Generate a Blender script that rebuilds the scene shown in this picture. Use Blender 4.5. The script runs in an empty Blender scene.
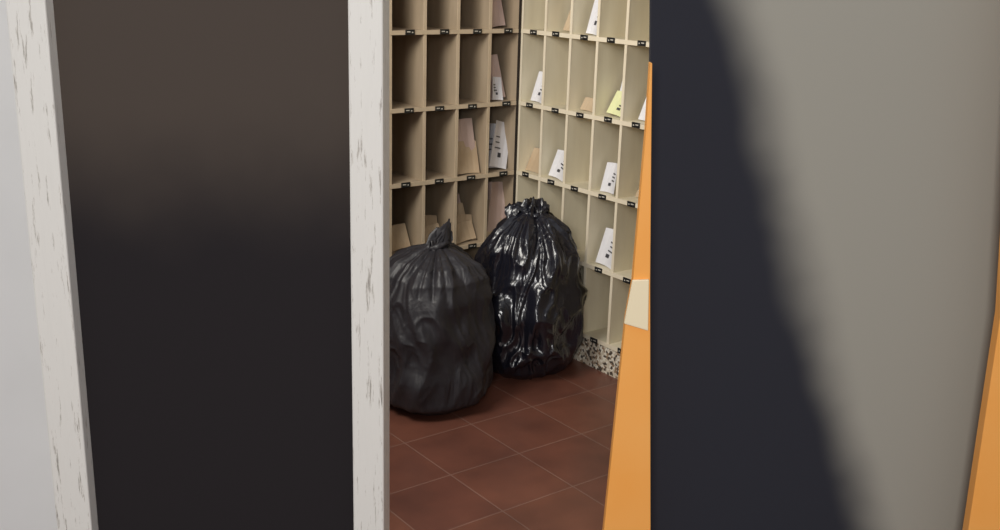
import bpy, bmesh, math, random
from mathutils import Vector, Matrix, noise
random.seed(4)
sc=bpy.context.scene
sc.view_settings.view_transform='Standard'
sc.view_settings.look='None'

# ---------- materials ----------
def mat(name,col,rough=.6,spec=.5):
    m=bpy.data.materials.new(name); m.use_nodes=True
    b=m.node_tree.nodes['Principled BSDF']
    b.inputs['Base Color'].default_value=(*col,1); b.inputs['Roughness'].default_value=rough
    b.inputs['Specular IOR Level'].default_value=spec
    return m
def N(m,t,**k):
    n=m.node_tree.nodes.new(t)
    for a,v in k.items(): setattr(n,a,v)
    return n
def L(m,a,b): m.node_tree.links.new(a,b)
def coords(m,scale=(1,1,1),loc=(0,0,0)):
    tc=N(m,'ShaderNodeTexCoord'); mp=N(m,'ShaderNodeMapping')
    mp.inputs['Scale'].default_value=scale; mp.inputs['Location'].default_value=loc
    L(m,tc.outputs['Object'],mp.inputs['Vector']); return mp.outputs['Vector']
def ramp(m,fac,stops):
    r=N(m,'ShaderNodeValToRGB'); e=r.color_ramp.elements
    while len(e)<len(stops): e.new(.5)
    for i,(p,c) in enumerate(stops): e[i].position=p; e[i].color=(*c,1)
    L(m,fac,r.inputs['Fac']); return r.outputs['Color']
def bsdf(m): return m.node_tree.nodes['Principled BSDF']
def noisy(name,c1,c2,scale,rough,stretch=(1,1,1),detail=5,spec=.3):
    m=mat(name,c1,rough,spec); v=coords(m,stretch)
    n=N(m,'ShaderNodeTexNoise'); n.inputs['Scale'].default_value=scale; n.inputs['Detail'].default_value=detail
    L(m,v,n.inputs['Vector'])
    L(m,ramp(m,n.outputs['Fac'],[(.3,c1),(.7,c2)]),bsdf(m).inputs['Base Color'])
    return m
M_brown=noisy('ply_brown',(.37,.285,.195),(.46,.365,.26),5,.6,(3,3,.6))
M_brownedge=noisy('ply_edge_tan',(.56,.44,.30),(.64,.52,.37),8,.55)
M_cream=noisy('ply_cream',(.70,.625,.46),(.80,.73,.56),5,.55,(3,3,.6))
M_creamedge=noisy('ply_edge_cream',(.80,.70,.53),(.86,.77,.60),8,.5)
M_black=mat('label_black',(.012,.012,.012),.4)
M_white=mat('label_print',(.6,.57,.5),.6)
M_gapshade=mat('painted_gap_shade',(.02,.014,.01),.8)  # near-black colour standing in for the shade between the two shelf units
M_paper=noisy('paper_white',(.72,.71,.74),(.84,.83,.86),12,.7)
M_pink=noisy('paper_pink',(.56,.41,.36),(.66,.51,.45),9,.7)
M_kraft=noisy('paper_kraft',(.50,.37,.24),(.60,.47,.32),9,.7)
M_yel=mat('paper_yellow',(.78,.80,.45),.7)
M_ink=mat('ink',(.05,.05,.06),.6)
M_wall=noisy('plaster_white',(.68,.68,.67),(.74,.74,.73),3,.8)

def two_tone(name,vec,const,lo,hi,c1,c2,ns=3,na=.2):
    # two invented tones with a soft blend, imitating blurred bands at the frame's sides
    m=mat(name,c1,.9,.1)
    tc=N(m,'ShaderNodeTexCoord'); dp=N(m,'ShaderNodeVectorMath',operation='DOT_PRODUCT'); dp.inputs[1].default_value=vec
    L(m,tc.outputs['Object'],dp.inputs[0])
    n=N(m,'ShaderNodeTexNoise'); n.inputs['Scale'].default_value=ns; n.inputs['Detail'].default_value=3; L(m,tc.outputs['Object'],n.inputs['Vector'])
    a=N(m,'ShaderNodeMath',operation='MULTIPLY_ADD'); a.inputs[1].default_value=na; L(m,n.outputs['Fac'],a.inputs[0]); L(m,dp.outputs['Value'],a.inputs[2])
    r=N(m,'ShaderNodeMapRange'); r.interpolation_type='SMOOTHSTEP'; r.inputs['From Min'].default_value=lo-const+na/2; r.inputs['From Max'].default_value=hi-const+na/2
    L(m,a.outputs[0],r.inputs['Value'])
    L(m,ramp(m,r.outputs[0],[(0,c1),(1,c2)]),bsdf(m).inputs['Base Color'])
    return m
M_tonesL=two_tone('invented_tones_left',(0,0,1),0,1.02,1.42,(.024,.021,.023),(.080,.064,.054),3,.25)  # made-up dark and brown tones for the left band, not a known dado
M_tonesR=two_tone('invented_tones_right',(.795,-.606,.36),.0625-1.073,-.08,.08,(.030,.031,.040),(.35,.335,.29),2.5,.12)  # made-up dark and greige tones for the right band

# white paint with dark vertical peeling
M_post=mat('peeling_white_paint',(.8,.8,.78),.5,.3)
v=coords(M_post,(60,60,5)); n=N(M_post,'ShaderNodeTexNoise'); n.inputs['Scale'].default_value=1.5; n.inputs['Detail'].default_value=9; n.inputs['Roughness'].default_value=.75
L(M_post,v,n.inputs['Vector'])
c=ramp(M_post,n.outputs['Fac'],[(.0,(.76,.745,.70)),(.57,(.82,.805,.76)),(.605,(.58,.55,.50)),(.68,(.20,.18,.16))])
L(M_post,c,bsdf(M_post).inputs['Base Color'])

M_orange=noisy('orange_paint',(.97,.41,.085),(.98,.46,.12),4,.45)
M_latch=mat('cream_plate',(.92,.80,.55),.4)

# terrazzo
M_terr=mat('terrazzo',(.5,.45,.4),.4)
vo=N(M_terr,'ShaderNodeTexVoronoi'); vo.inputs['Scale'].default_value=95
L(M_terr,coords(M_terr),vo.inputs['Vector'])
sep=N(M_terr,'ShaderNodeSeparateColor'); L(M_terr,vo.outputs['Color'],sep.inputs[0])
c=ramp(M_terr,sep.outputs[0],[(0,(.09,.07,.055)),(.20,(.32,.22,.14)),(.38,(.66,.58,.46)),(.75,(.84,.79,.68))])
M_terr.node_tree.nodes[-1].color_ramp.interpolation='CONSTANT'
L(M_terr,c,bsdf(M_terr).inputs['Base Color'])

# floor tiles
M_floor=mat('terracotta_tiles',(.2,.07,.04),.34,.5)
v=coords(M_floor,(1,1,1),(.79+3,1.38+6,0))
br=N(M_floor,'ShaderNodeTexBrick'); br.offset=0; br.squash=1
for k,val in (('Scale',1),('Mortar Size',.003),('Mortar Smooth',.4),('Brick Width',.3),('Row Height',.3),('Bias',0)): br.inputs[k].default_value=val
br.inputs['Color1'].default_value=(.190,.073,.047,1); br.inputs['Color2'].default_value=(.15,.057,.040,1); br.inputs['Mortar'].default_value=(.235,.13,.10,1)
L(M_floor,v,br.inputs['Vector'])
n=N(M_floor,'ShaderNodeTexNoise'); n.inputs['Scale'].default_value=5; n.inputs['Detail'].default_value=6
L(M_floor,coords(M_floor),n.inputs['Vector'])
mx=N(M_floor,'ShaderNodeMix',data_type='RGBA',blend_type='MULTIPLY'); mx.inputs[0].default_value=1
L(M_floor,br.outputs['Color'],mx.inputs[6]); L(M_floor,ramp(M_floor,n.outputs['Fac'],[(.3,(.7,.7,.72)),(.7,(1.1,1.08,1.05))]),mx.inputs[7])
L(M_floor,mx.outputs[2],bsdf(M_floor).inputs['Base Color'])
bp=N(M_floor,'ShaderNodeBump'); bp.inputs['Strength'].default_value=.3; bp.inputs['Distance'].default_value=.003; bp.invert=True
L(M_floor,br.outputs['Fac'],bp.inputs['Height']); L(M_floor,bp.outputs['Normal'],bsdf(M_floor).inputs['Normal'])

def bagmat(name,col,rough,bs,sp):
    m=mat(name,col,rough,sp)
    v=coords(m,(1,1,.45))
    n=N(m,'ShaderNodeTexNoise'); n.inputs['Scale'].default_value=11; n.inputs['Detail'].default_value=3; n.inputs['Distortion'].default_value=1.2
    L(m,v,n.inputs['Vector'])
    b=N(m,'ShaderNodeBump'); b.inputs['Strength'].default_value=bs; b.inputs['Distance'].default_value=.025
    L(m,n.outputs['Fac'],b.inputs['Height']); L(m,b.outputs['Normal'],bsdf(m).inputs['Normal'])
    return m
M_bagR=bagmat('black_plastic_glossy',(.010,.010,.016),.22,.55,.75)
M_bagL=bagmat('black_plastic_dull',(.022,.020,.024),.46,.4,.45)

# ---------- mesh helpers ----------
class MB:
    def __init__(s,name,mats): s.bm=bmesh.new(); s.name=name; s.mats=mats
    def hexa(s,vs,mi=0):
        v=[s.bm.verts.new(p) for p in vs]
        for f in ((3,2,1,0),(4,5,6,7),(0,1,5,4),(1,2,6,5),(2,3,7,6),(3,0,4,7)):
            fc=s.bm.faces.new([v[i] for i in f]); fc.material_index=mi
        return v
    def box(s,a,b,mi=0,xf=None):
        x0,y0,z0=a;x1,y1,z1=b
        vs=[Vector(p) for p in ((x0,y0,z0),(x1,y0,z0),(x1,y1,z0),(x0,y1,z0),(x0,y0,z1),(x1,y0,z1),(x1,y1,z1),(x0,y1,z1))]
        if xf: vs=[xf(p) for p in vs]
        s.hexa(vs,mi)
    def prism(s,outl,d0,d1,mi=0,xf=None):
        A=[s.bm.verts.new(xf(Vector((a,d0,z)))) for a,z in outl]
        B=[s.bm.verts.new(xf(Vector((a,d1,z)))) for a,z in outl]
        s.bm.faces.new(A).material_index=mi; s.bm.faces.new(B[::-1]).material_index=mi
        for i in range(len(A)):
            j=(i+1)%len(A); s.bm.faces.new((A[j],A[i],B[i],B[j])).material_index=mi
    def done(s,bevel=0,smooth=False):
        bmesh.ops.recalc_face_normals(s.bm,faces=s.bm.faces)
        me=bpy.data.meshes.new(s.name); s.bm.to_mesh(me); s.bm.free()
        for m in s.mats: me.materials.append(m)
        if smooth:
            for p in me.polygons: p.use_smooth=True
        o=bpy.data.objects.new(s.name,me); sc.collection.objects.link(o)
        if bevel:
            b=o.modifiers.new('bevel','BEVEL'); b.width=bevel; b.segments=2; b.limit_method='ANGLE'
        return o

# ---------- camera ----------
C=Vector((-2.9661,-3.7879,1.7086)); yaw,pit,rol,f=.6512,.2802,.0301,1049.76
F=Vector((math.sin(yaw)*math.cos(pit),math.cos(yaw)*math.cos(pit),-math.sin(pit)))
R0=Vector((math.cos(yaw),-math.sin(yaw),0)); U0=R0.cross(F)
r=R0*math.cos(rol)+U0*math.sin(rol); u=U0*math.cos(rol)-R0*math.sin(rol)
cd=bpy.data.cameras.new('camera'); cam=bpy.data.objects.new('camera',cd); sc.collection.objects.link(cam)
cd.sensor_width=36; cd.lens=f*36/1000
cam.matrix_world=Matrix(((r.x,u.x,-F.x,C.x),(r.y,u.y,-F.y,C.y),(r.z,u.z,-F.z,C.z),(0,0,0,1)))
sc.camera=cam

# the doorway wall stands at an angle to the shelving: s runs along it, t into the mail room
T=Vector((.606,.795,0)); S=Vector((.795,-.606,0)); FOOT=Vector((-2.966,-3.788,0))
def st(p): return FOOT+S*p.x+T*p.y+Vector((0,0,p.z))

# ---------- room ----------
m=MB('floor',[M_floor]); m.box((-6,-6,-.05),(.4,.4,0)); m.done()
m=MB('wall_back',[M_wall]); m.box((-6,.30,0),(.42,.40,2.7)); m.done()
m=MB('wall_right',[M_wall]); m.box((.30,-6,0),(.40,.30,2.7)); m.done()

# ---------- pigeonhole shelving ----------
w=.17; h=.3218; z0=.14; D=.28
def XB(p): return Vector((p.x,p.y,p.z))
def XR(p): return Vector((p.y,p.x,p.z))
def unit(name,n,xf,m_in,m_edge,rows=6):
    m=MB(name,[m_in,m_edge,M_black,M_white,M_gapshade])
    top=z0+rows*h
    m.box((-n*w,D-.008,z0),(0,D,top),0,xf)
    for j in range(rows+1):
        z=z0+j*h
        m.box((-n*w,.004,z-.016),(0,D-.008,z),0,xf)
        m.box((-n*w,-.002,z-.017),(0,.004,z+.001),1,xf)
        for i in range(n):
            cx=-(i+.5)*w+random.uniform(-.012,.012); zz=z-.006+random.uniform(-.003,.003)
            m.box((cx-.022,-.006,zz-.012),(cx+.022,-.002,zz+.009),2,xf)
            m.box((cx-.016,-.0068,zz-.002),(cx+.000,-.006,zz+.002),3,xf)
            m.box((cx+.008,-.0068,zz-.005),(cx+.014,-.006,zz+.000),3,xf)
    for i in range(n+1):
        x=-i*w
        a,b=(x-.006,x+.006)
        if i==0: a,b=(-.012,0)
        m.box((a,.004,z0),(b,D-.008,top),0,xf)
        m.box((a-.001,0.0,z0),(b+.001,.004,top),1,xf)
    if xf is XB: m.box((-.016,-.003,z0+.3),(-.003,0.0,top),4,xf)  # solid strip at the corner, a gap's shade put into its colour
    return m.done()
unit('pigeonhole_shelf',17,XB,M_brown,M_brownedge)
unit('pigeonhole_shelf',19,XR,M_cream,M_creamedge)
m=MB('baseboard_back',[M_terr]); m.box((-17*w,.002,0),(0,.03,z0-.02)); m.done()
m=MB('baseboard_right',[M_terr]); m.box((.002,-19*w,0),(.03,0,z0-.02)); m.done()

# ---------- mail in the pigeonholes ----------
def letters(name,items,xf):
    m=MB(name,[M_paper,M_pink,M_kraft,M_yel,M_ink])
    for (i,j,mi,wd,ht,dep,lean,tilt,off) in items:
        cx=-(i+.5)*w+off; zb=z0+j*h+.002
        def q(p,cx=cx,zb=zb,dep=dep,lean=lean,tilt=tilt):
            x=p.x*math.cos(tilt)-p.z*math.sin(tilt); z=p.z*math.cos(tilt)+p.x*math.sin(tilt)+abs(math.sin(tilt))*wd/2
            bend=.03*math.sin(p.x/wd*3+1)*(.5+p.z/ht*.5)
            return xf(Vector((cx+x,dep+p.y+z*lean+bend,zb+z)))
        n=5
        for s in range(n):
            a=-wd/2+wd*s/n; b=a+wd/n
            m.box((a,0,0),(b,.003,ht),mi,q)
        if mi in(0,3):
            for k in range(3):
                zz=ht*(.66-.12*k); m.box((-wd*.28,-.0015,zz-.003),(wd*(.0+.15*random.random()),-.0003,zz+.002),4,q)
            m.box((wd*.0,-.0015,ht*.22),(wd*.18,-.0003,ht*.32),4,q)
    return m.done()
back=[(0,3,1,.11,.19,.05,.2,.1,0),(0,3,0,.07,.10,.03,.25,-.1,-.01),
      (1,2,1,.14,.235,.04,.12,.06,.0),(1,2,1,.12,.20,.09,.2,.10,-.01),(1,2,2,.13,.14,.02,.25,-.05,.0),(0,2,0,.11,.21,.03,.15,-.26,.0),(0,2,0,.11,.20,.06,.15,-.12,.0),(0,2,2,.12,.18,.10,.2,.08,.0),
      (0,1,1,.12,.25,.03,.12,-.16,.0),(0,1,1,.12,.24,.07,.12,.1,.0),(0,1,2,.12,.16,.02,.3,.14,.0),
      (1,1,2,.13,.08,.03,.3,.08,0),(1,1,2,.13,.11,.05,.3,-.10,0),(1,1,2,.13,.15,.08,.25,.10,0),(2,1,2,.13,.08,.04,.4,.10,0),(2,1,2,.12,.12,.08,.3,-.1,0),(1,1,1,.13,.19,.11,.2,.08,0),
      (0,4,1,.10,.16,.06,.15,.1,0),(3,1,2,.13,.10,.06,.3,.08,0)]
right=[(0,3,0,.10,.13,.03,.25,.03,.0),(1,2,0,.12,.115,.02,.3,.06,.0),(0,2,2,.14,.10,.03,.4,.0,.0),(0,2,2,.13,.13,.07,.3,.08,.0),(0,2,0,.11,.16,.10,.3,.05,.0),
       (3,2,0,.10,.12,.02,.25,-.05,.0),(3,3,3,.13,.09,.04,.45,.08,.0),(3,3,0,.09,.14,.08,.2,.0,.01),(4,3,0,.1,.12,.05,.3,.05,0),
       (3,1,0,.13,.15,.02,.25,.04,-.01),(2,4,0,.09,.17,.04,.2,.05,0),(1,4,2,.1,.1,.06,.3,.05,0),(4,2,2,.1,.06,.06,.4,.05,0),(2,3,2,.12,.05,.04,.4,.03,0)]
letters('stack_of_mail',back,XB)
letters('stack_of_mail',right,XR)

# ---------- garbage bags ----------
def interp(P,x):
    for (a,ra),(b,rb) in zip(P,P[1:]):
        if x<=b:
            t=(x-a)/(b-a); t=t*t*(3-2*t)*.4+t*.6
            return ra+(rb-ra)*t
    return P[-1][1]
def ridge(p,k=2.6): return 1-min(1,abs(noise.noise(p))*k)
def bag(name,loc,prof,H,neck,m_,seed,lean=(0,0),amp=.02,tail=(0,0),ears=(),lumpy=.17):
    bm=bmesh.new(); nt=260; nz=200; off=Vector((seed*7.3,seed*3.1,seed*1.7))
    rings=[]
    for j in range(nz+1):
        z=H*(j/nz); R=interp(prof,z); ring=[]
        near=max(0,min(1,(z-.70*neck)/(neck*.30)))
        up=max(0,min(1,(z-.35*neck)/(neck*.65)))
        for i in range(nt):
            th=2*math.pi*i/nt
            cx,sx=math.cos(th),math.sin(th)
            p=Vector((cx*1.0,sx*1.0,z*3.2))+off
            lump=noise.noise(p*1.2)*lumpy*(1-near*.6)+noise.noise(p*2.5+off)*.08*(1-near)
            warp=Vector((noise.noise(p*.9),noise.noise(p*.9+off),noise.noise(p*.9-off)))*.9
            q=Vector((cx*1.9,sx*1.9,z*(2.6-1.5*up)))+off+warp       # long folds, running up towards the tie
            f1=ridge(q*1.0); f2=ridge(q*2.0+off); f3=ridge(Vector((q.x+z*3,q.y-z*2,q.z))*1.8-off,4)
            f1=f1*f1*(3-2*f1); f2=f2*f2
            ph=noise.noise(Vector((cx*1.2,sx*1.2,z*1.4))+off)*2.8
            pl=abs(math.sin(3.5*th+ph*2+seed))*.55+abs(math.sin(8*th+ph*3))*.45-.5
            body=1-.5*max(0,1-z/.15)
            rr=R*(1+lump)+(amp*(f1-.45)+amp*.45*(f2-.3)+amp*.16*f3)*body*min(1,R/.12)+R*pl*(.05*up+.32*near**1.5)
            low=max(0,1-z/.07)
            rr*=(1-.18*low*low); rr=max(rr,.006)
            k=z/neck
            lx=lean[0]*k**2; ly=lean[1]*k**2
            if z>neck: lx+=tail[0]*(z-neck); ly+=tail[1]*(z-neck)
            zz=z+noise.noise(q*.8)*.014*min(1,z/.1)
            if z>neck: zz+=noise.noise(Vector((cx*2,sx*2,3))+off)*.06*(z-neck)/(H-neck)
            X=rr*cx+lx; Y=rr*sx+ly
            lim=-.010   # the sack slumps against the shelf fronts
            if X+loc[0]>lim-.03: X=lim-.03*math.exp(-(X+loc[0]-lim+.03)/.03)-loc[0]
            if Y+loc[1]>lim-.03: Y=lim-.03*math.exp(-(Y+loc[1]-lim+.03)/.03)-loc[1]
            ring.append(bm.verts.new((X,Y,max(zz,.001))))
        rings.append(ring)
    for a,b in zip(rings,rings[1:]):
        for i in range(nt):
            k=(i+1)%nt; bm.faces.new((a[i],a[k],b[k],b[i]))
    bm.faces.new(rings[0][::-1]); bm.faces.new(rings[-1])
    nx,ny=lean
    M=48;K=10;col=[]
    for i in range(M):
        a=2*math.pi*i/M; R=interp(prof,neck)*.9
        cc=Vector((nx+R*math.cos(a),ny+R*math.sin(a),neck+.012*math.sin(a+seed)))
        ring=[]
        for k in range(K):
            b=2*math.pi*k/K; g=.015*(1+.45*noise.noise(Vector((math.cos(a)*2,math.sin(a)*2,k*.7))+off))
            ring.append(bm.verts.new(cc+Vector((math.cos(a)*math.cos(b),math.sin(a)*math.cos(b),math.sin(b)))*g))
        col.append(ring)
    for i in range(M):
        for k in range(K):
            bm.faces.new((col[i][k],col[(i+1)%M][k],col[(i+1)%M][(k+1)%K],col[i][(k+1)%K]))
    for e,(ax,ln,rise,wid) in enumerate(ears):
        g=[]; NS=14; NK=10
        d=Vector((math.cos(ax),math.sin(ax),0)); sd=Vector((-math.sin(ax),math.cos(ax),0))
        for s in range(NS):
            t=s/(NS-1); base=Vector((nx,ny,neck))+d*(ln*t)+Vector((0,0,rise*math.sin(t*2.6)))
            wd=wid*(.25+.9*math.sin(min(1,t*1.1)*math.pi*.75)); row=[]
            for k in range(NK):
                c_=(k/(NK-1)-.5)*2
                row.append(bm.verts.new(base+sd*wd*c_+Vector((0,0,.014*math.cos(c_*6+s*.4+e)-.03*c_*c_*t+.02*noise.noise(Vector((s*.5,k*.5,seed+e)))))))
            g.append(row)
        for s in range(NS-1):
            for k in range(NK-1): bm.faces.new((g[s][k],g[s+1][k],g[s+1][k+1],g[s][k+1]))
    bmesh.ops.recalc_face_normals(bm,faces=bm.faces)
    me=bpy.data.meshes.new(name)
    bm.to_mesh(me); bm.free(); me.materials.append(m_)
    for p in me.polygons: p.use_smooth=True
    o=bpy.data.objects.new(name,me); sc.collection.objects.link(o); o.location=loc
    return o
profR=[(0,.17),(.04,.20),(.14,.228),(.30,.232),(.44,.222),(.55,.19),(.62,.150),(.67,.098),(.70,.046),(.715,.054),(.735,.04)]
bag('garbage_bag',(-.255,-.43,0),profR,.735,.70,M_bagR,1.0,(.03,.02),.027,(.2,.2),((2.5,.12,.02,.03),(-.6,.07,.02,.025),(4.2,.05,.03,.02)),.18)
profL=[(0,.20),(.05,.24),(.16,.258),(.32,.256),(.45,.238),(.53,.205),(.58,.155),(.615,.095),(.640,.036),(.67,.038),(.695,.026)]
bag('garbage_bag',(-.785,-.475,0),profL,.695,.638,M_bagL,2.3,(.03,.0),.017,(.6,.1),((.3,.06,.05,.02),(3.6,.05,.02,.02)),.20)

# ---------- doorway ----------
m=MB('door_frame',[M_post])
m.box((-.337,2.27,0),(-.263,2.40,2.35),0,st)
m.box((-1.06,2.27,0),(-.975,2.40,2.35),0,st)  # second post, added to continue the pale left edge
m.done(.004)
m=MB('wall_front',[M_wall,M_tonesL,M_tonesR])  # walls added to fill the frame on both sides of the opening
m.box((-1.7,2.31,0),(-1.06,2.39,2.7),0,st)
m.box((-.975,2.31,0),(-.337,2.39,2.7),1,st)
m.prism([(.405,0),(1.6,0),(1.6,2.7),(.262,2.7),(.262,2.35)],2.31,2.34,2,st)
m.box((-.337,2.31,2.35),(.27,2.34,2.7),2,st)
m.done()

m=MB('orange_panel',[M_orange,M_latch])
m.prism([(.24,0),(.42,0),(.371,.435),(.328,1.05),(.308,1.38),(.300,1.52),(.296,1.52),(.2965,1.38),(.290,1.05),(.280,.962),(.261,.435)],2.19,2.22,0,st)
m.prism([(.276,.955),(.330,.94),(.324,1.058),(.288,1.055)],2.182,2.19,1,st)
m.done(.002)
m=MB('orange_panel',[M_orange])
m.prism([(1.12,0),(1.5,0),(1.3,2.1),(1.01,2.1),(1.04,1.6),(1.10,1.0),(1.11,.435)],2.19,2.22,0,st); m.done(.002)  # extra panel, added for the orange tone at the right edge

# ---------- light ----------
def area(name,loc,target,size,power,col):
    l=bpy.data.lights.new(name,'AREA'); l.size=size; l.energy=power; l.color=col
    o=bpy.data.objects.new(name,l); sc.collection.objects.link(o); o.location=loc
    o.rotation_euler=(Vector(target)-Vector(loc)).to_track_quat('-Z','Y').to_euler()
area('room_window_light',(-2.15,-1.0,2.25),(-.1,-.45,.9),.9,42,(1,.96,.88))
area('hall_light',(-4.2,-4.8,2.4),(-1.8,-2.2,1.1),1.0,84,(1,.98,.95))
wd=bpy.data.worlds.new('world'); sc.world=wd; wd.use_nodes=True
wd.node_tree.nodes['Background'].inputs[0].default_value=(.95,.96,1,1); wd.node_tree.nodes['Background'].inputs[1].default_value=.42
